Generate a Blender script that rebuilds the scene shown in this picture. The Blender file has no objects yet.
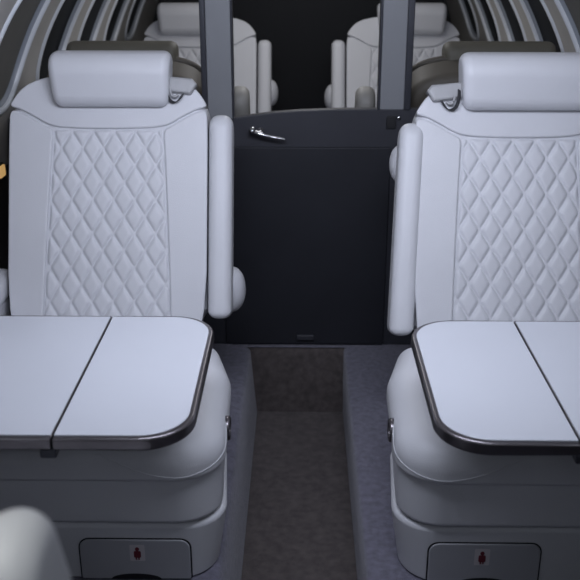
import bpy, bmesh, math, random
from mathutils import Vector, Matrix
from mathutils.bvhtree import BVHTree

random.seed(3)
SC = bpy.context.scene
COL = SC.collection
R = math.radians

# ------------------------------------------------------------------ materials
def node_mat(name, col, rough=0.5, metal=0.0, coat=0.0, noise_scale=0.0, col_var=0.0,
             bump=0.0, bump_scale=300.0, spec=0.5, sheen=0.0, kind='noise'):
    m = bpy.data.materials.new(name)
    m.use_nodes = True
    nt = m.node_tree
    b = nt.nodes['Principled BSDF']
    b.inputs['Roughness'].default_value = rough
    b.inputs['Metallic'].default_value = metal
    b.inputs['Coat Weight'].default_value = coat
    b.inputs['Coat Roughness'].default_value = 0.15
    b.inputs['Specular IOR Level'].default_value = spec
    b.inputs['Sheen Weight'].default_value = sheen
    tc = nt.nodes.new('ShaderNodeTexCoord')
    if col_var > 0:
        n = nt.nodes.new('ShaderNodeTexNoise')
        n.inputs['Scale'].default_value = noise_scale
        n.inputs['Detail'].default_value = 5
        r = nt.nodes.new('ShaderNodeValToRGB')
        r.color_ramp.elements[0].position = 0.3
        r.color_ramp.elements[1].position = 0.7
        r.color_ramp.elements[0].color = [c * (1 - col_var) for c in col] + [1]
        r.color_ramp.elements[1].color = [min(1, c * (1 + col_var)) for c in col] + [1]
        nt.links.new(tc.outputs['Object'], n.inputs['Vector'])
        nt.links.new(n.outputs['Fac'], r.inputs['Fac'])
        nt.links.new(r.outputs['Color'], b.inputs['Base Color'])
    else:
        b.inputs['Base Color'].default_value = list(col) + [1]
    if bump > 0:
        if kind == 'leather':
            t = nt.nodes.new('ShaderNodeTexVoronoi')
            t.inputs['Scale'].default_value = bump_scale
            out = t.outputs['Distance']
        else:
            t = nt.nodes.new('ShaderNodeTexNoise')
            t.inputs['Scale'].default_value = bump_scale
            t.inputs['Detail'].default_value = 6
            out = t.outputs['Fac']
        bp = nt.nodes.new('ShaderNodeBump')
        bp.inputs['Strength'].default_value = bump
        bp.inputs['Distance'].default_value = 0.002
        nt.links.new(tc.outputs['Object'], t.inputs['Vector'])
        nt.links.new(out, bp.inputs['Height'])
        nt.links.new(bp.outputs['Normal'], b.inputs['Normal'])
    return m

M = {}
M['leather'] = node_mat('white_leather', (0.66, 0.665, 0.69), 0.48, bump=0.12, bump_scale=420, kind='leather', col_var=0.02, noise_scale=6)
M['taupe'] = node_mat('taupe_leather', (0.115, 0.108, 0.085), 0.6, bump=0.15, bump_scale=420, kind='leather', col_var=0.05, noise_scale=6)
M['beige'] = node_mat('beige_leather', (0.30, 0.29, 0.265), 0.55, bump=0.12, bump_scale=420, kind='leather', col_var=0.03, noise_scale=6)
M['taupe_dark'] = node_mat('brown_leather', (0.085, 0.075, 0.06), 0.6, bump=0.15, bump_scale=420, kind='leather', col_var=0.05, noise_scale=6)
M['lacquer'] = node_mat('white_lacquer', (0.66, 0.68, 0.73), 0.32, coat=0.25, col_var=0.01, noise_scale=4)
M['bronze'] = node_mat('dark_bronze_metal', (0.20, 0.185, 0.195), 0.28, metal=0.9, col_var=0.08, noise_scale=20)
M['chrome'] = node_mat('chrome', (0.75, 0.75, 0.77), 0.12, metal=1.0)
M['black'] = node_mat('black_plastic', (0.012, 0.012, 0.014), 0.45)
M['charcoal'] = node_mat('charcoal_panel', (0.022, 0.023, 0.029), 0.5, bump=0.06, bump_scale=250, col_var=0.1, noise_scale=5, spec=0.35)
M['charcoal_rail'] = node_mat('charcoal_rail', (0.040, 0.041, 0.050), 0.45, col_var=0.08, noise_scale=5, spec=0.4)
M['post'] = node_mat('grey_metal_post', (0.24, 0.248, 0.262), 0.42, metal=0.0, col_var=0.03, noise_scale=5)
M['post_trim'] = node_mat('dark_post_trim', (0.045, 0.047, 0.058), 0.35, metal=0.3)
M['wall'] = node_mat('beige_sidewall', (0.50, 0.48, 0.445), 0.6, bump=0.1, bump_scale=200, col_var=0.04, noise_scale=8)
M['wall_dark'] = node_mat('dark_lower_sidewall', (0.045, 0.043, 0.045), 0.6, bump=0.1, bump_scale=200, col_var=0.1, noise_scale=6)
M['rim'] = node_mat('pale_window_rim', (0.80, 0.83, 0.86), 0.3)
M['reveal'] = node_mat('grey_window_reveal', (0.30, 0.325, 0.36), 0.4)
M['shade'] = node_mat('drawn_window_shade', (0.15, 0.145, 0.13), 0.7, bump=0.2, bump_scale=300, col_var=0.05, noise_scale=10)
M['glass'] = node_mat('dark_window_glass', (0.007, 0.008, 0.009), 0.4, spec=0.02)
M['ceiling'] = node_mat('cream_headliner', (0.48, 0.47, 0.45), 0.7, bump=0.1, bump_scale=200, col_var=0.02, noise_scale=8)
M['carpet_blue'] = node_mat('blue_grey_carpet', (0.155, 0.150, 0.195), 0.95, bump=0.9, bump_scale=420, col_var=0.25, noise_scale=60, sheen=0.3)
M['carpet_dark'] = node_mat('dark_brown_grey_carpet', (0.098, 0.082, 0.078), 0.95, bump=0.9, bump_scale=420, col_var=0.28, noise_scale=45, sheen=0.2)
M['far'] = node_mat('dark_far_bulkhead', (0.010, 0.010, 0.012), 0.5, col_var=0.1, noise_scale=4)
M['strap'] = node_mat('dark_webbing', (0.05, 0.05, 0.055), 0.7, bump=0.4, bump_scale=900)
M['guide'] = node_mat('pale_grey_plastic', (0.38, 0.38, 0.385), 0.4, col_var=0.05, noise_scale=30)
M['panel'] = node_mat('shaded_panel_leather', (0.42, 0.425, 0.45), 0.5, bump=0.1, bump_scale=420, kind='leather', col_var=0.02, noise_scale=6)  # white leather darkened, shade on the base front put into its colour
M['sticker'] = node_mat('placard_white', (0.60, 0.57, 0.58), 0.5)
M['red'] = node_mat('placard_red', (0.15, 0.016, 0.026), 0.5)

# ------------------------------------------------------------------ helpers
def link(name, bm, mat, parent=None, smooth=True, recalc=True, wn=True):
    if recalc:
        bmesh.ops.recalc_face_normals(bm, faces=bm.faces[:])
    me = bpy.data.meshes.new(name)
    bm.to_mesh(me); bm.free()
    o = bpy.data.objects.new(name, me)
    COL.objects.link(o)
    if mat: me.materials.append(mat)
    if smooth:
        for p in me.polygons: p.use_smooth = True
        if wn:
            w = o.modifiers.new('normals', 'WEIGHTED_NORMAL'); w.weight = 80; w.keep_sharp = False
    if parent: o.parent = parent
    return o

def thing(name, label, cat, loc=(0, 0, 0), rz=0, group=None):
    o = bpy.data.objects.new(name, None); COL.objects.link(o)
    o.empty_display_size = 0.1
    o.location = loc; o.rotation_euler = (0, 0, rz)
    o['label'] = label; o['category'] = cat
    if group: o['group'] = group
    return o

def struct(o, label=None, cat=None):
    o['kind'] = 'structure'
    if label: o['label'] = label
    if cat: o['category'] = cat
    return o

def box_bm(x0, x1, y0, y1, z0, z1, r=0.0, seg=3, bm=None):
    b2 = bmesh.new()
    v = [b2.verts.new((x, y, z)) for x in (x0, x1) for y in (y0, y1) for z in (z0, z1)]
    for f in ((0, 1, 3, 2), (4, 6, 7, 5), (0, 4, 5, 1), (2, 3, 7, 6), (0, 2, 6, 4), (1, 5, 7, 3)):
        b2.faces.new([v[i] for i in f])
    if r > 0:
        bmesh.ops.bevel(b2, geom=b2.edges[:], offset=r, segments=seg, profile=0.5, affect='EDGES')
    if bm is None: return b2
    me = bpy.data.meshes.new('tmp'); b2.to_mesh(me); b2.free(); bm.from_mesh(me); bpy.data.meshes.remove(me)
    return bm

def chaikin(pts, n=2, closed=True):
    for _ in range(n):
        q = []
        L = len(pts)
        rng = range(L) if closed else range(L - 1)
        if not closed: q.append(pts[0])
        for i in rng:
            a, b = pts[i], pts[(i + 1) % L]
            q.append(tuple(a[k] * .75 + b[k] * .25 for k in range(len(a))))
            q.append(tuple(a[k] * .25 + b[k] * .75 for k in range(len(a))))
        if not closed: q.append(pts[-1])
        pts = q
    return pts

def round_poly(pts, radii, seg=8):
    """corner-rounded polygon (2D), one radius per corner"""
    out = []
    n = len(pts)
    for i in range(n):
        p = Vector(pts[i]); a = Vector(pts[i - 1]); b = Vector(pts[(i + 1) % n])
        r = radii[i] if isinstance(radii, (list, tuple)) else radii
        if r <= 0:
            out.append(tuple(p)); continue
        d1 = (a - p).normalized(); d2 = (b - p).normalized()
        ang = d1.angle(d2)
        t = r / math.tan(ang / 2)
        s = p + d1 * t; e = p + d2 * t
        c = p + (d1 + d2).normalized() * (r / math.sin(ang / 2))
        v0 = s - c; v1 = e - c
        tot = v0.angle(v1)
        sg = 1 if v0.x * v1.y - v0.y * v1.x > 0 else -1
        for k in range(seg + 1):
            th = sg * tot * k / seg
            out.append((c.x + v0.x * math.cos(th) - v0.y * math.sin(th),
                        c.y + v0.x * math.sin(th) + v0.y * math.cos(th)))
    return out

def area2(p):
    return sum(p[i - 1][0] * p[i][1] - p[i][0] * p[i - 1][1] for i in range(len(p)))

def offset(pts, d):
    """inward offset of a CCW polygon"""
    n = len(pts); out = []
    for i in range(n):
        a = Vector(pts[i - 1]); p = Vector(pts[i]); b = Vector(pts[(i + 1) % n])
        t1 = (p - a); t2 = (b - p)
        if t1.length < 1e-9: t1 = t2
        if t2.length < 1e-9: t2 = t1
        t1.normalize(); t2.normalize()
        n1 = Vector((-t1.y, t1.x)); n2 = Vector((-t2.y, t2.x))
        m = n1 + n2
        if m.length < 1e-6: m = n1
        m.normalize()
        k = d / max(0.5, m.dot(n1))
        out.append((p.x + m.x * k, p.y + m.y * k))
    # where the inset folds over itself, collapse onto the nearest sound point
    def near(q):
        best = 1e9
        for i in range(n):
            ax, ay = pts[i - 1]; bx, by = pts[i]
            dx, dy = bx - ax, by - ay
            l2 = dx * dx + dy * dy
            t = 0 if l2 < 1e-14 else max(0, min(1, ((q[0] - ax) * dx + (q[1] - ay) * dy) / l2))
            best = min(best, (q[0] - ax - t * dx) ** 2 + (q[1] - ay - t * dy) ** 2)
        return math.sqrt(best)
    if d > 0:
        ok = [near(q) > d * .97 for q in out]
        if any(ok) and not all(ok):
            res = []
            for i in range(n):
                if ok[i]: res.append(out[i]); continue
                for st in range(1, n):
                    if ok[(i + st) % n]: res.append(out[(i + st) % n]); break
                    if ok[(i - st) % n]: res.append(out[(i - st) % n]); break
            out = res
    return out

def pillow(outline, frame, lo, hi, r_hi=0.02, r_lo=0.0, seg=6, crown=0.0, draft=0.0, bm=None):
    """prism over a 2D outline from lo to hi along the frame's third axis, rounded at its rims"""
    own = bm is None
    if own: bm = bmesh.new()
    if area2(outline) < 0: outline = outline[::-1]
    rings = []
    if r_lo > 0:
        for k in range(seg + 1):
            a = math.pi / 2 * (1 - k / seg)
            rings.append((r_lo * (1 - math.cos(a)), lo + r_lo - r_lo * math.sin(a)))
    else:
        rings.append((0, lo))
    if r_hi > 0:
        for k in range(seg + 1):
            a = math.pi / 2 * k / seg
            rings.append((r_hi * (1 - math.cos(a)) + draft, hi - r_hi + r_hi * math.sin(a)))
    else:
        rings.append((draft, hi))
    if crown > 0:
        rings.append((r_hi + draft + crown * 2.0, hi + crown * .55))
        rings.append((r_hi + draft + crown * 5.0, hi + crown))
    prev = None
    for d, w in rings:
        pts = offset(outline, d) if abs(d) > 1e-9 else outline
        vs = [bm.verts.new(frame(p[0], p[1], w)) for p in pts]
        if prev:
            n = len(vs)
            for i in range(n):
                bm.faces.new((prev[i], prev[(i + 1) % n], vs[(i + 1) % n], vs[i]))
        else:
            bm.faces.new(vs[::-1])
        prev = vs
    bm.faces.new(prev)
    if own: bmesh.ops.remove_doubles(bm, verts=bm.verts[:], dist=2e-6)
    return bm

def tube(pts, r, n=10, bm=None, closed=False):
    if bm is None: bm = bmesh.new()
    pts = [Vector(p) for p in pts]
    rings = []
    L = len(pts)
    for i, p in enumerate(pts):
        if closed: t = pts[(i + 1) % L] - pts[i - 1]
        else: t = pts[min(i + 1, L - 1)] - pts[max(i - 1, 0)]
        t.normalize()
        ref = Vector((0, 0, 1)) if abs(t.z) < .9 else Vector((1, 0, 0))
        a = t.cross(ref).normalized(); b = t.cross(a).normalized()
        rr = r(i / (L - 1)) if callable(r) else r
        rings.append([bm.verts.new(p + (a * math.cos(2 * math.pi * k / n) + b * math.sin(2 * math.pi * k / n)) * rr) for k in range(n)])
    m = L if closed else L - 1
    for i in range(m):
        A, B = rings[i], rings[(i + 1) % L]
        for k in range(n):
            bm.faces.new((A[k], A[(k + 1) % n], B[(k + 1) % n], B[k]))
    if not closed:
        bm.faces.new(rings[0][::-1]); bm.faces.new(rings[-1])
    return bm

def ribbon(pts, widths_dir, w, t):
    """flat strap along pts; widths_dir = direction of its width"""
    bm = bmesh.new()
    pts = [Vector(p) for p in pts]; wd = Vector(widths_dir).normalized()
    prev = None
    for i, p in enumerate(pts):
        tg = (pts[min(i + 1, len(pts) - 1)] - pts[max(i - 1, 0)]).normalized()
        nn = tg.cross(wd).normalized()
        vs = [bm.verts.new(p + wd * (sx * w / 2) + nn * (sy * t / 2)) for sx, sy in ((-1, -1), (1, -1), (1, 1), (-1, 1))]
        if prev:
            for k in range(4): bm.faces.new((prev[k], prev[(k + 1) % 4], vs[(k + 1) % 4], vs[k]))
        else: bm.faces.new(vs[::-1])
        prev = vs
    bm.faces.new(prev)
    return bm

def lathe(profile, frame, n=32):
    bm = bmesh.new()
    prev = None
    for rad, h in profile:
        vs = [bm.verts.new(frame(rad * math.cos(2 * math.pi * k / n), rad * math.sin(2 * math.pi * k / n), h)) for k in range(n)]
        if prev:
            for k in range(n): bm.faces.new((prev[k], prev[(k + 1) % n], vs[(k + 1) % n], vs[k]))
        else: bm.faces.new(vs[::-1])
        prev = vs
    bm.faces.new(prev)
    return bm

# ------------------------------------------------------------------ passenger seat
TH = R(22)
ST, CT = math.sin(TH), math.cos(TH)

def half_outline():
    return [(.250, -.06), (.2515, .20), (.252, .44), (.2515, .50), (.249, .540), (.240, .568), (.222, .592),
            (.195, .610), (.155, .622), (.10, .630), (.04, .633)]

def make_seat(label, loc, s, rz=0, group=None, mat='leather', mat2=None, depth=0.625, quilt=(120, 170),
              head_scale=1.0, head_drop=0, bump_v=.07, details=True, slab_w=.060,
              head_shift=.012, slab_off=0.0, slab_lean=0.0, slab_top=.530, bump_u=.300, outboard=True, mat3=None):
    """s = +1: aisle side towards local +x; the seat faces local -y"""
    L = M[mat]; L2 = M[mat2] if mat2 else L
    L3 = M[mat3] if mat3 else L
    root = thing('passenger_seat', label, 'seat', loc, rz, group)
    fr = lambda u, v, w: (s * u, v * ST - w * CT, .30 + v * CT + w * ST)
    ho = half_outline()
    full = ho + [(-u, v) for u, v in ho[::-1]]
    full = chaikin(full, 2)
    # shell of the backrest
    link('backrest', pillow(full, fr, -.135, -.006, .03, .035), L2, root)
    # shoulder yoke
    seam = [(.2515, .547), (.225, .541), (.19, .523), (.155, .502), (.125, .4945), (.06, .4915), (0, .491)]
    yo = [p for p in ho if p[1] > .545]
    yoke = seam[::-1] + yo
    yoke = yoke + [(-u, v) for u, v in yoke[::-1][:-1]]
    yoke = chaikin(yoke, 2)
    link('shoulder_yoke', pillow(yoke, fr, -.03, .0025, .005, 0), L2, root)
    # side bolsters
    for sg in (1, -1):
        b = [(.164, -.06), (.251, -.06), (.2518, .44), (.2512, .50), (.2495, .538), (.225, .535), (.19, .517),
             (.158, .497), (.139, .488), (.143, .44), (.150, .30), (.157, .15)]
        b = chaikin(b, 2)
        b = [(sg * u, v) for u, v in b]
        link('side_bolster', pillow(b, fr, -.03, .0025, .005, 0), L, root)
    # diamond quilted centre panel
    nu, nv = quilt
    bm = bmesh.new()
    def edge(v):
        e = .1615 - (.1615 - .1365) * max(0, min(1, (v - .02) / .475))
        return e
    W, Hh = .0535, .0865
    grid = []
    for j in range(nv + 1):
        v = -.06 + (.4895 + .06) * j / nv
        row = []
        for i in range(nu + 1):
            u = edge(v) * (2 * i / nu - 1)
            a = u / W + v / Hh + .15; b = u / W - v / Hh + .35
            q = (1 - (1 - abs(math.sin(math.pi * a))) ** 3) * (1 - (1 - abs(math.sin(math.pi * b))) ** 3)
            d = min(edge(v) - abs(u), .4895 - v)
            f = min(1, d / .008) if d < .008 else 1
            h = -.0090 + .0100 * (q ** .8) * (f ** .5)
            row.append(bm.verts.new(fr(u, v, h)))
        grid.append(row)
    for j in range(nv):
        for i in range(nu):
            bm.faces.new((grid[j][i], grid[j][i + 1], grid[j + 1][i + 1], grid[j + 1][i]))
    bm.normal_update()
    n0 = Vector((0, -CT, ST))
    if sum((f.normal.dot(n0) for f in bm.faces[:50])) < 0:
        bmesh.ops.reverse_faces(bm, faces=bm.faces[:])
    link('quilted_panel', bm, L, root, recalc=False, wn=False)
    # headrest: a padded roll resting on the yoke
    hs = head_scale
    hp = round_poly([(-.052, -.067), (.052, -.067), (.052, .067), (-.052, .067)], [.036, .03, .04, .050], 8)
    ta = R(-3)
    cy, cz = (.563 * ST - .050), (.30 + .563 * CT + .053 - head_drop)
    def hf(a, b, w):
        y = a * math.cos(ta) + b * math.sin(ta); z = -a * math.sin(ta) + b * math.cos(ta)
        return (s * (w * hs * (1 + .035 * b / .067) + head_shift), cy + y + .055, cz + z * (1 if hs == 1 else .98))
    link('headrest', pillow(hp, hf, -.148, .148, .022, .022), L, root)
    # two stubs that carry the headrest
    for sg in (1, -1):
        p0 = fr(sg * .07, .56, -.07); p1 = (s * sg * .07, cy + .075, cz - .02)
        link('headrest_post', tube([p0, p1], .007), M['black'], root)
    # folded armrest slab beside the back, on the aisle side
    su0 = .2545 + slab_off
    af = lambda a, v, w: (s * (w - slab_lean * v / .53), v * ST + a * CT - .0, .30 + v * CT - a * ST)
    pts = round_poly([(-.014, .012), (.080, .012), (.080, slab_top), (-.014, slab_top)], [.018, .03, .045, .040], 8)
    link('armrest', pillow(pts, af, su0, su0 + slab_w, .024, .024), L3, root)
    # rounded bolster behind the slab
    bx, bv = bump_u + slab_off, bump_v
    c = Vector((s * bx, bv * ST + .115, .30 + bv * CT))
    bump_k = .8 if bv > .3 else 1.0
    prof = [(0.002, -.060)] + [(.052 * math.cos(t) ** .7 if math.cos(t) > 0 else 0.002, .060 * math.sin(t)) for t in [R(a) for a in range(-75, 80, 15)]] + [(0.002, .060)]
    if bump_v > -1: link('arm_bolster', lathe(prof, lambda a, b, h: (c.x + a * .85 * bump_k, c.y + b, c.z + h * bump_k), 24), L, root)
    # outboard armrest
    if outboard: link('outboard_armrest', box_bm(*sorted((s * -.335, s * -.258)), -.24, .13, .335, .405, .026, 5), L, root)
    if outboard: link('armrest_support', box_bm(*sorted((s * -.318, s * -.268)), -.10, .09, .12, .345, .012, 3), L2, root)
    # seat cushion, skirt and base
    zc = lambda a, b, w: (s * a, b, w)
    y0 = -depth
    cu = round_poly([(-.285, .02), (-.285, y0), (.345, y0), (.334, min(y0 + .34, -.14)), (.296, min(y0 + .485, -.02)), (.24, min(y0 + .50, -.01)), (.24, .02)],
                    [.02, .06, .095, .06, .035, .006, .01], 8)
    cush = link('seat_cushion', pillow(cu, zc, .238, .318, .052, .012, seg=8, crown=.003), L, root)
    sk = round_poly([(-.275, .0), (-.275, y0 + .012), (.338, y0 + .012), (.322, min(y0 + .3, -.15)), (.27, min(y0 + .46, -.05)), (.25, .0)], [.02, .05, .085, .06, .05, .02], 8)
    link('cushion_skirt', pillow(sk, zc, .136, .244, .010, .012), L, root)
    ba = round_poly([(-.26, .06), (-.26, y0 + .020), (.348, y0 + .020), (.326, min(y0 + .3, -.12)), (.25, min(y0 + .5, 0)), (.24, .06)], [.02, .05, .08, .08, .02, .02], 8)
    bb = pillow(ba, lambda a, b, w: (s * a * (1 - .06 * (1 - w / .132)), b, w), .003, .132, .012, .004)
    link('seat_base', bb, L2, root)
    if details:
        fy = y0 + .020
        # flush access panel in the base
        pf = lambda a, z, w: (s * a, fy - w, z)
        link('panel_gap', pillow(round_poly([(.050, .004), (.274, .004), (.274, .0995), (.050, .0995)], [0.004, .004, .022, .022], 6), pf, -.004, .0012, 0.0), M['black'], root)  # black plate stands in for the shaded gap round the panel
        dp = link('access_panel', pillow(round_poly([(.0525, .004), (.2715, .004), (.2715, .097), (.0525, .097)], [.004, .004, .020, .020], 6), pf, -.004, .0040, .0022), M['panel'], root)
        el = [(.162 + .050 * math.cos(t), .004 + .013 * math.sin(t)) for t in [math.pi * k / 20 for k in range(21)]]
        link('finger_pull', pillow(el, pf, .002, .0048, .0004), M['black'], dp)
        # small red and white placard
        st = link('placard', pillow(round_poly([(.152, .048), (.182, .048), (.182, .086), (.152, .086)], .002, 3), pf, .003, .0046, 0), M['sticker'], dp)
        bm = bmesh.new()
        pillow(round_poly([(.160, .056), (.174, .056), (.174, .072), (.160, .072)], .003, 4), pf, .0044, .0052, 0, bm=bm)
        pillow([(.167 + .0042 * math.cos(t), .0765 + .0045 * math.sin(t)) for t in [2 * math.pi * k / 16 for k in range(16)]], pf, .0044, .0052, 0, bm=bm)
        pillow(round_poly([(.163, .051), (.166, .051), (.166, .057), (.163, .057)], .0005, 2), pf, .0044, .0052, 0, bm=bm)
        pillow(round_poly([(.168, .051), (.171, .051), (.171, .057), (.168, .057)], .0005, 2), pf, .0044, .0052, 0, bm=bm)
        link('placard_symbol', bm, M['red'], st, smooth=False)
        # recline control in the aisle flank of the cushion
        kx = .3385
        kf = lambda a, b, h: (s * (kx + h), y0 + .17 + a, .262 + b)
        ring = [(.016, -.004), (.016, .004), (.018, .0062), (.022, .0066), (.0245, .005), (.0255, .001), (.0255, -.004)]
        ro = link('recline_control', lathe(ring, kf), M['bronze'], root)
        link('control_button', lathe([(.0155, -.004), (.0155, .0025), (.012, .004), (.001, .0042)], kf), M['black'], ro)
        # corner seam piping on the front of the cushion
        me = cush.data
        bvh = BVHTree.FromPolygons([v.co.copy() for v in me.vertices], [tuple(p.vertices) for p in me.polygons])
        path = chaikin([(.10, y0 - .02, .318), (.145, y0 - .02, .288), (.185, y0 - .02, .262), (.24, y0 - .02, .250), (.30, y0 - .0, .252), (.345, y0 + .09, .268), (.36, y0 + .16, .29)], 4, closed=False)
        sp = []
        for p in path:
            q, nrm, idx, dist = bvh.find_nearest(Vector((s * p[0], p[1], p[2])))
            sp.append(q)
        link('cushion_seam', tube(sp, .0013, 6), L, root)
        # belt guide on the shoulder with a loop of webbing
        gpts = round_poly([(-.032, -.012), (.026, -.020), (.040, .002), (.030, .014), (-.030, .020)], .004, 4)
        gf = lambda a, b, w: fr(.178 + a * 1.2, .598 + b * 1.15, w)
        g = link('belt_guide', pillow(gpts, gf, -.01, .022, .006, 0), M['guide'], root)
        lp = chaikin([fr(.150, .600, .026), fr(.150, .585, .029), fr(.154, .562, .024), fr(.167, .552, .015), fr(.180, .560, .013), fr(.190, .575, .015)], 3, closed=False)
        link('belt_webbing', ribbon(lp, (s * .55, -.7, .4), .013, .0025), M['strap'], g)
        bp = chaikin([fr(.160, .586, .026), fr(.162, .572, .022), fr(.170, .567, .018), fr(.180, .574, .018)], 2, closed=False)
        link('belt_clip', tube(bp, .0035, 8), M['guide'], g)
    return root

# ------------------------------------------------------------------ seats in the cabin
make_seat('white quilted leather seat left of the aisle, behind the left white table', (-.488, 2.08, 0), 1, 0,
          'white seats behind the tables', bump_v=.045)
make_seat('white quilted leather seat right of the aisle, behind the right white table', (.527, 1.98, 0), -1, 0,
          'white seats behind the tables', bump_v=.40, depth=.53, head_shift=-.010, head_scale=1.05, head_drop=-.010, slab_lean=.028, bump_u=.268)
# beyond the divider, backs towards us
make_seat('taupe seat turned away beyond the divider, behind the left white headrest', (-.528, 2.99, 0), -1, math.pi,
          'taupe seats beyond the divider', 'taupe', 'taupe_dark', depth=.30, quilt=(30, 40), head_scale=1.09, head_drop=.022, details=False,
          outboard=False, head_shift=-.008, slab_off=.055, bump_v=-2, mat3='beige')
make_seat('taupe seat turned away beyond the divider, behind the right white headrest', (.555, 2.99, 0), 1, math.pi,
          'taupe seats beyond the divider', 'taupe', 'taupe_dark', depth=.30, quilt=(30, 40), head_scale=1.09, head_drop=.022, details=False,
          outboard=False, head_shift=-.033, slab_off=.075, bump_v=-2, mat3='beige')
# farther back, facing us
make_seat('distant white quilted seat facing us, seen left of the left grey post', (-.452, 3.93, 0), 1, 0,
          'distant white seats', depth=.30, details=False, bump_v=.27, slab_off=.003, head_shift=-.033)
make_seat('distant white quilted seat facing us, seen right of the right grey post', (.452, 3.93, 0), -1, 0,
          'distant white seats', depth=.30, details=False, bump_v=.25, slab_off=.003, head_shift=-.033)
# the seat close to the lens, of which an armrest shows
make_seat('closest white seat, only its folded armrest showing at the bottom left corner', (-.479, .745, 0), -1, math.pi,
          None, depth=.30, bump_v=-2, details=False, quilt=(30, 40), slab_w=.050, slab_top=.576)

# ------------------------------------------------------------------ courtesy light on the left sidewall
def courtesy_light():
    m = bpy.data.materials.new('warm_lamp'); m.use_nodes = True
    b = m.node_tree.nodes['Principled BSDF']
    b.inputs['Base Color'].default_value = (.6, .4, .2, 1)
    b.inputs['Emission Color'].default_value = (1.0, .60, .22, 1)
    b.inputs['Emission Strength'].default_value = 0.45
    X, Y, Z = -.8655, 2.525, .580
    t = thing('courtesy_light', 'small warm glowing courtesy light on the left sidewall beside the left seat', 'light', (X, Y, Z))
    f = lambda a, b_, w: (w, a, b_)
    link('bezel', pillow(round_poly([(-.030, -.022), (.030, -.022), (.030, .022), (-.030, .022)], .010, 5), f, -.003, .005, .003), M['post_trim'], t)
    link('lens', pillow(round_poly([(-.025, -.017), (.025, -.017), (.025, .017), (-.025, .017)], .008, 5), f, .003, .009, .003), m, t)
courtesy_light()

# ------------------------------------------------------------------ folding tables
def make_table(label, s, xo, yf, yb, seam_w=.215, group='white folding tables'):
    """s=-1: left table (aisle edge towards +x). xo = X of the aisle edge"""
    zt = .48
    root = thing('folding_table', label, 'table', (xo, (yf + yb) / 2, 0), 0, group)
    d = (yb - yf) / 2
    f = lambda a, b, w: (s * a, b, w)          # a: from the aisle edge outwards
    inner = round_poly([(0, -d), (0, d), (seam_w, d), (seam_w, -d)], [.085, .090, .0015, .0015], 14)
    outer_end = .56
    outer = round_poly([(seam_w + .003, -d), (seam_w + .003, d), (outer_end, d), (outer_end, -d)], [.0015, .0015, .01, .01], 6)
    def top_of(x0, x1, radii):
        i = .010
        return round_poly([(x0, -d + i), (x0, d - i), (x1, d - i), (x1, -d + i)], radii, 14)
    parts = []
    for pl, tp in ((inner, top_of(.010, seam_w - .0012, [.076, .081, .001, .001])),
                   (outer, top_of(seam_w + .0042, outer_end - .004, [.001, .001, .006, .006]))):
        e = link('edge_trim', pillow(pl, f, zt - .024, zt - .0005, .005, .006, seg=4), M['bronze'], root)
        link('table_leaf', pillow(tp, f, zt - .012, zt + .0008, .0012, 0, seg=3), M['lacquer'], root)
        parts.append(e)
    link('leaf_latch', box_bm(*sorted((s * (seam_w - .004), s * (seam_w + .022))), -d + .002, -d + .04, zt - .038, zt - .022, .003, 2), M['post_trim'], root)
    for yy in (-.15, .15):
        link('support_arm', box_bm(*sorted((s * .10, s * .62)), yy - .015, yy + .015, zt - .046, zt - .023, .004, 2), M['post_trim'], root)
    link('wall_bracket', box_bm(*sorted((s * .56, s * .64)), -.2, .2, zt - .14, zt - .01, .01, 3), M['post_trim'], root)
    return root
make_table('white two-leaf folding table with dark metal edge, left of the aisle', -1, -.170, 1.212, 1.705)
make_table('white two-leaf folding table with dark metal edge, right of the aisle', 1, .2165, 1.205, 1.690)

# ------------------------------------------------------------------ cabin shell
ZC, RC = .55, .87
def wp(side, Y, phi, out=0.0):
    return (side * (RC + out) * math.cos(phi), Y, ZC + (RC + out) * math.sin(phi))
PHI0, PHI_D, PHI_W0, PHI_W1, PHI1 = R(-39.2), R(2.0), R(10.5), R(47), R(56)
YA, YB = -.9, 5.3
WY = [0.46, 0.97, 1.48, 1.99, 2.50, 3.01, 3.52, 4.03, 4.54]
WHALF = .155
PC, PH = R(28.6), R(14.8)
BAY = .255
def win_pt(t, k=1.0):
    n = 3.2
    c, s_ = math.cos(t), math.sin(t)
    return (WHALF * k * math.copysign(abs(c) ** (2 / n), c), PH * k * math.copysign(abs(s_) ** (2 / n), s_))

def strip(bm, side, y0, y1, p0, p1, ny=1, npn=8):
    g = [[bm.verts.new(wp(side, y0 + (y1 - y0) * i / ny, p0 + (p1 - p0) * j / npn)) for j in range(npn + 1)] for i in range(ny + 1)]
    for i in range(ny):
        for j in range(npn):
            bm.faces.new((g[i][j], g[i + 1][j], g[i + 1][j + 1], g[i][j + 1]))

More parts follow.
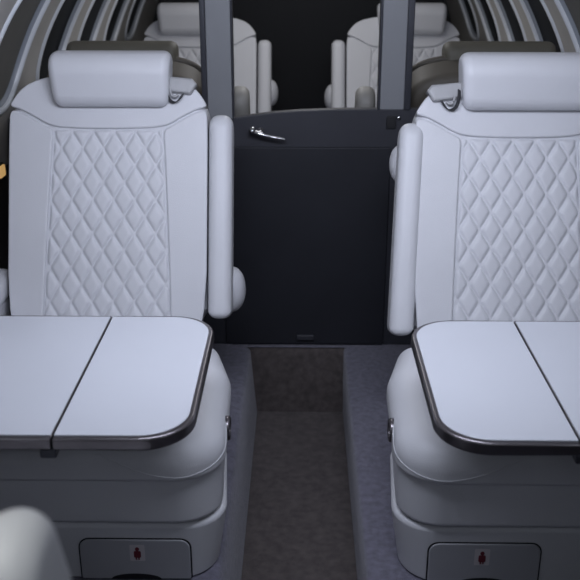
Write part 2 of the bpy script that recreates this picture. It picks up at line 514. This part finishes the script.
for side, nm in ((-1, 'left'), (1, 'right')):
    bm = bmesh.new()
    strip(bm, side, YA, WY[0] - BAY, PHI_D, PHI1, 12, 14)
    strip(bm, side, WY[-1] + BAY, YB, PHI_D, PHI1, 4, 14)
    strip(bm, side, WY[0] - BAY, WY[-1] + BAY, PHI_D, PHI_W0, 20, 4)
    strip(bm, side, WY[0] - BAY, WY[-1] + BAY, PHI_W1, PHI1, 20, 4)
    N = 96
    for yc in WY:
        rings = []
        y_lo = -BAY; y_hi = BAY
        plo, phi_ = PHI_W0 - PC, PHI_W1 - PC
        outer = []
        for k in range(N):
            iy, ip = win_pt(2 * math.pi * k / N)
            sc = min((y_hi if iy > 0 else -y_lo) / max(1e-6, abs(iy)), (phi_ if ip > 0 else -plo) / max(1e-6, abs(ip)))
            outer.append((iy * sc, ip * sc))
        for cy_ in (y_lo, y_hi):
            for cp_ in (plo, phi_):
                kk = min(range(N), key=lambda k: (outer[k][0] - cy_) ** 2 + (outer[k][1] - cp_) ** 2)
                outer[kk] = (cy_, cp_)
        for q in range(5):
            f = q / 4
            ring = []
            for k in range(N):
                t = 2 * math.pi * k / N
                iy, ip = win_pt(t)
                oy, op = outer[k]
                ring.append(bm.verts.new(wp(side, yc + iy + (oy - iy) * f, PC + ip + (op - ip) * f)))
            rings.append(ring)
        for q in range(4):
            for k in range(N):
                bm.faces.new((rings[q][k], rings[q][(k + 1) % N], rings[q + 1][(k + 1) % N], rings[q + 1][k]))
    w = struct(link('wall_' + nm, bm, M['wall'], smooth=True, wn=False))
    # dark lower sidewall
    bm = bmesh.new()
    strip(bm, side, YA, YB, PHI0, PHI_D, 24, 12)
    struct(link('baseboard_' + nm, bm, M['wall_dark'], wn=False))
    # windows
    for i, yc in enumerate(WY):
        root = bpy.data.objects.new('window_%d' % (i + 1 + (len(WY) if side > 0 else 0)), None)
        COL.objects.link(root); root['kind'] = 'structure'
        root.location = wp(side, yc, PC)
        inv = Matrix.Translation(-Vector(root.location))
        def ring_of(bm, k, out, extra=0.0):
            vs = []
            for j in range(N):
                t = 2 * math.pi * j / N
                y, p = win_pt(t, k)
                e = math.hypot(y / WHALF, p / PH)
                y += extra * y / WHALF / max(e, 1e-6); p += extra / RC * p / PH / max(e, 1e-6)
                vs.append(bm.verts.new(inv @ Vector(wp(side, yc + y, PC + p, out))))
            return vs
        def sk(bm, A, B):
            for j in range(N): bm.faces.new((A[j], A[(j + 1) % N], B[(j + 1) % N], B[j]))
        bm = bmesh.new()
        prof = [(1, .004, .0), (1, -.003, .001), (1, -.007, .004), (1, -.008, .010), (1, -.006, .017), (1, .002, .020)]
        prev = None
        for k, o_, ex in prof:
            rg = ring_of(bm, k, o_, ex)
            if prev: sk(bm, prev, rg)
            prev = rg
        link('window_rim', bm, M['rim'], root, wn=False)
        bm = bmesh.new()
        prev = None
        for k, o_ in ((1, .003), (.995, .006), (.985, .010), (.96, .013)):
            rg = ring_of(bm, k, o_)
            if prev: sk(bm, prev, rg)
            prev = rg
        link('window_reveal', bm, M['reveal'], root, wn=False)
        bm = bmesh.new()
        prev = None
        for k in (.965, .7, .5, .3, .1):
            rg = ring_of(bm, k, .0135)
            if prev: sk(bm, prev, rg)
            prev = rg
        bm.faces.new(prev)
        link('pane' if yc > 2.6 or yc < 2.2 else 'window_shade', bm, M['glass'] if yc > 2.6 or yc < 2.2 else M['shade'], root, wn=False)

# ceiling
bm = bmesh.new()
g = []
for i in range(13):
    Y = YA + (YB - YA) * i / 12
    g.append([bm.verts.new((RC * math.cos(PHI1 + (math.pi - 2 * PHI1) * j / 16), Y, ZC + RC * math.sin(PHI1 + (math.pi - 2 * PHI1) * j / 16))) for j in range(17)])
for i in range(12):
    for j in range(16):
        bm.faces.new((g[i][j], g[i][j + 1], g[i + 1][j + 1], g[i + 1][j]))
struct(link('ceiling', bm, M['ceiling'], wn=False))

# floor: raised carpet either side, a sunken aisle with a closing step
AL0, AL1, AR, AZ, YS = -.160, -.139, .1375, -.23, 2.585
def rounded_strip(bm, prof, y0, y1, ny=10):
    g = [[bm.verts.new((x, y0 + (y1 - y0) * i / ny, z)) for x, z in prof] for i in range(ny + 1)]
    for i in range(ny):
        for j in range(len(prof) - 1):
            bm.faces.new((g[i][j], g[i][j + 1], g[i + 1][j + 1], g[i + 1][j]))
bm = bmesh.new()
rounded_strip(bm, [(.69, 0), (.30, 0), (AR + .012, 0), (AR + .004, -.003), (AR, -.010), (AR, -.12), (AR + .002, AZ)], YA, YS)
rounded_strip(bm, [(-.69, 0), (-.30, 0), (AL0 - .014, 0), (AL0 - .004, -.004), (AL0 + .002, -.012), (AL1 - .010, -.12), (AL1, AZ)], YA, YS)
v = [bm.verts.new(p) for p in ((-.69, YS, 0), (.69, YS, 0), (.69, YB, 0), (-.69, YB, 0))]
bm.faces.new(v)
struct(link('floor', bm, M['carpet_blue'], wn=False))
bm = bmesh.new()
v = [bm.verts.new(p) for p in ((AL1, YA, AZ), (AR + .002, YA, AZ), (AR + .002, YS, AZ), (AL1, YS, AZ))]
bm.faces.new(v)
# closing step
pr = [(YS, AZ), (YS, -.03), (YS + .003, -.008), (YS + .012, .0005)]
g = [[bm.verts.new((x, y, z)) for x in (AL1 - (.0 if z < -.2 else .027), AR + .003)] for y, z in pr]
for i in range(3): bm.faces.new((g[i][0], g[i][1], g[i + 1][1], g[i + 1][0]))
struct(link('floor_aisle', bm, M['carpet_dark'], wn=False))

# divider: dark half-height bulkhead, door with handle, two posts to the ceiling
def circ_x(z, m=.004): return math.sqrt(max(0, (RC - m) ** 2 - (z - ZC) ** 2))
DY0, DY1 = 2.602, 2.640
pf = lambda a, z, w: (a, DY1 - w, z)
def panel_outline(z0, ztop_pts):
    left = [(-circ_x(z0 + (ztop_pts[0][1] - z0) * k / 14), z0 + (ztop_pts[0][1] - z0) * k / 14) for k in range(15)]
    right = [(circ_x(z0 + (ztop_pts[-1][1] - z0) * k / 14), z0 + (ztop_pts[-1][1] - z0) * k / 14) for k in range(15)]
    return left + ztop_pts[1:-1] + right[::-1]
top = [(0, .715), (-.30, .715), (-.197, .719), (-.14, .727), (-.08, .735), (0, .741), (.10, .745), (.22, .746), (.31, .746), (0, .746)]
struct(link('wall_divider', pillow(panel_outline(.002, top), pf, 0, .034, .003, .003, seg=3), M['charcoal_rail'], wn=True),
       'dark half-height divider bulkhead behind the two white seats', 'wall')
door = link('door_1', pillow(round_poly([(-.235, .006), (.262, .006), (.262, .636), (-.235, .636)], .006, 4), pf, .030, .042, .003, seg=3), M['charcoal'])
struct(door, 'charcoal lower door between the two white seats, chrome lever above', 'door')
# floor catch at the foot of the door
link('door_catch', box_bm(-.012, .044, DY1 - .052, DY1 - .040, .022, .040, .003, 2), M['charcoal_rail'], door)
# lever handle: thing in its own right on the rail, child of the door it opens
hb = link('door_handle', lathe([(.013, 0), (.013, .006), (.010, .010), (.006, .012), (.006, .026), (.009, .029), (.010, .036), (.007, .041), (.001, .042)],
          lambda a, b, h: (-.118 + a, DY1 - .034 - h, .682 + b), 24), M['chrome'], door)
link('handle_knob', lathe([(.001, 0), (.009, .003), (.012, .009), (.009, .016), (.001, .018)], lambda a, b, h: (-.140 + a * .9, DY1 - .062 - h, .690 + b), 20), M['chrome'], hb)
link('handle_lever', tube(chaikin([(-.140, DY1 - .068, .686), (-.120, DY1 - .076, .683), (-.09, DY1 - .074, .673), (-.045, DY1 - .070, .665)], 2, closed=False), lambda t: .0075 - .004 * t, 10), M['chrome'], hb)
# latch plate on the right
lp = link('door_latch_plate', box_bm(.246, .274, DY1 - .040, DY1 - .032, .690, .727, .002, 2), M['black'], door)
link('latch_stud', lathe([(.0055, 0), (.0055, .004), (.004, .006), (.001, .0065)], lambda a, b, h: (.281 + a, DY1 - .036 - h, .722 + b), 16), M['chrome'], lp)

def post(n, x0, x1, t0, t1, z0):
    ztop = ZC + math.sqrt(RC ** 2 - max(abs(x0), abs(x1)) ** 2) - .004
    o = link('trim_%d' % n, box_bm(x0, x1, DY0 + .004, DY1 - .004, z0, ztop, .004, 2), M['post'])
    struct(o, ('left' if n == 1 else 'right') + ' grey metal post rising from the dark divider to the ceiling', 'post')
    for a, b in (t0, t1):
        link('post_edge', box_bm(a, b, DY0, DY1, z0, ztop - .004, .002, 2), M['post_trim'], o)
post(1, -.270, -.198, (-.285, -.2695), (-.1985, -.193), .715)
post(2, .225, .296, (.219, .2255), (.2955, .314), .744)

# far end of the cabin
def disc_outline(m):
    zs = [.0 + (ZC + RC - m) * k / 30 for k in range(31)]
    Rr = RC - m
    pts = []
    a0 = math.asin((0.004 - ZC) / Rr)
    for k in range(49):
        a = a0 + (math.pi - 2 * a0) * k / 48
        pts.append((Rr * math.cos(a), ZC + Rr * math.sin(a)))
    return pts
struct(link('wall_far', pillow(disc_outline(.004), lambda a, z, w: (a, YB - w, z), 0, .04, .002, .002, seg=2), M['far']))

# ------------------------------------------------------------------ light
W = bpy.data.worlds.new('World'); SC.world = W
W.use_nodes = True
bg = W.node_tree.nodes['Background']
bg.inputs['Color'].default_value = (0.80, 0.87, 1.0, 1)
bg.inputs['Strength'].default_value = 0.05

def area(name, loc, rot, sx, sy, power, col):
    l = bpy.data.lights.new(name, 'AREA'); l.shape = 'RECTANGLE'; l.size = sx; l.size_y = sy
    l.energy = power; l.color = col
    o = bpy.data.objects.new(name, l); COL.objects.link(o)
    o.location = loc; o.rotation_euler = rot
    return o
# unseen area lamps added under the ceiling to light tables, seats and far rows
area('ceiling_fill_light', (0, 1.27, 1.36), (R(58), 0, 0), .8, .30, 17.5, (.78, .83, 1.0))
area('ceiling_fill_light', (0, .10, 1.36), (R(-4), 0, 0), .6, .2, .7, (.82, .90, 1.0))  # weak extra fill added to lift the nearest armrest
rl = area('near_fill_light', (-.30, .42, 1.30), (0, 0, 0), .10, .10, .30, (.95, .97, .95))  # unseen fill lamp added to brighten the nearest armrest
rl.data.spread = R(70)
area('ceiling_fill_light', (0, 3.4, 1.40), (0, 0, 0), .30, 1.0, 5.0, (.97, .97, 1.0))

# unseen fill lamps added over the dark panes beside the seat nearest the lens
for sd in (-1, 1):
    for yc, pw in ((.46, 0.6), (.97, 0.15)):
        p = Vector(wp(sd, yc, PC, -.008))
        q = Vector((-sd * math.cos(PC), 0, -math.sin(PC)))
        o = area('window_fill_light', p, q.to_track_quat('-Z', 'Y').to_euler(), .27, .38, pw, (.80, .87, 1.0))
        o.data.shape = 'ELLIPSE'
# ------------------------------------------------------------------ camera
F = 900.0
PX0, PY0 = 302.0, -60.0
pitch = math.atan((290 - PY0) / F)
psi = math.atan((PX0 - 290) / F * math.cos(pitch))
cam = bpy.data.cameras.new('camera'); co = bpy.data.objects.new('camera', cam)
COL.objects.link(co)
cam.sensor_width = 36; cam.sensor_fit = 'HORIZONTAL'
cam.lens = F / 580 * 36
co.location = (0, 0, 1.2)
co.rotation_euler = (math.pi / 2 - pitch, 0, psi)
cam.clip_start = .02
cam.dof.use_dof = True
cam.dof.focus_distance = 2.0
cam.dof.aperture_fstop = 6.3
SC.camera = co

vs = SC.view_settings
vs.view_transform = 'Standard'; vs.look = 'None'; vs.gamma = 1; vs.use_curve_mapping = False
vs.exposure = -0.08
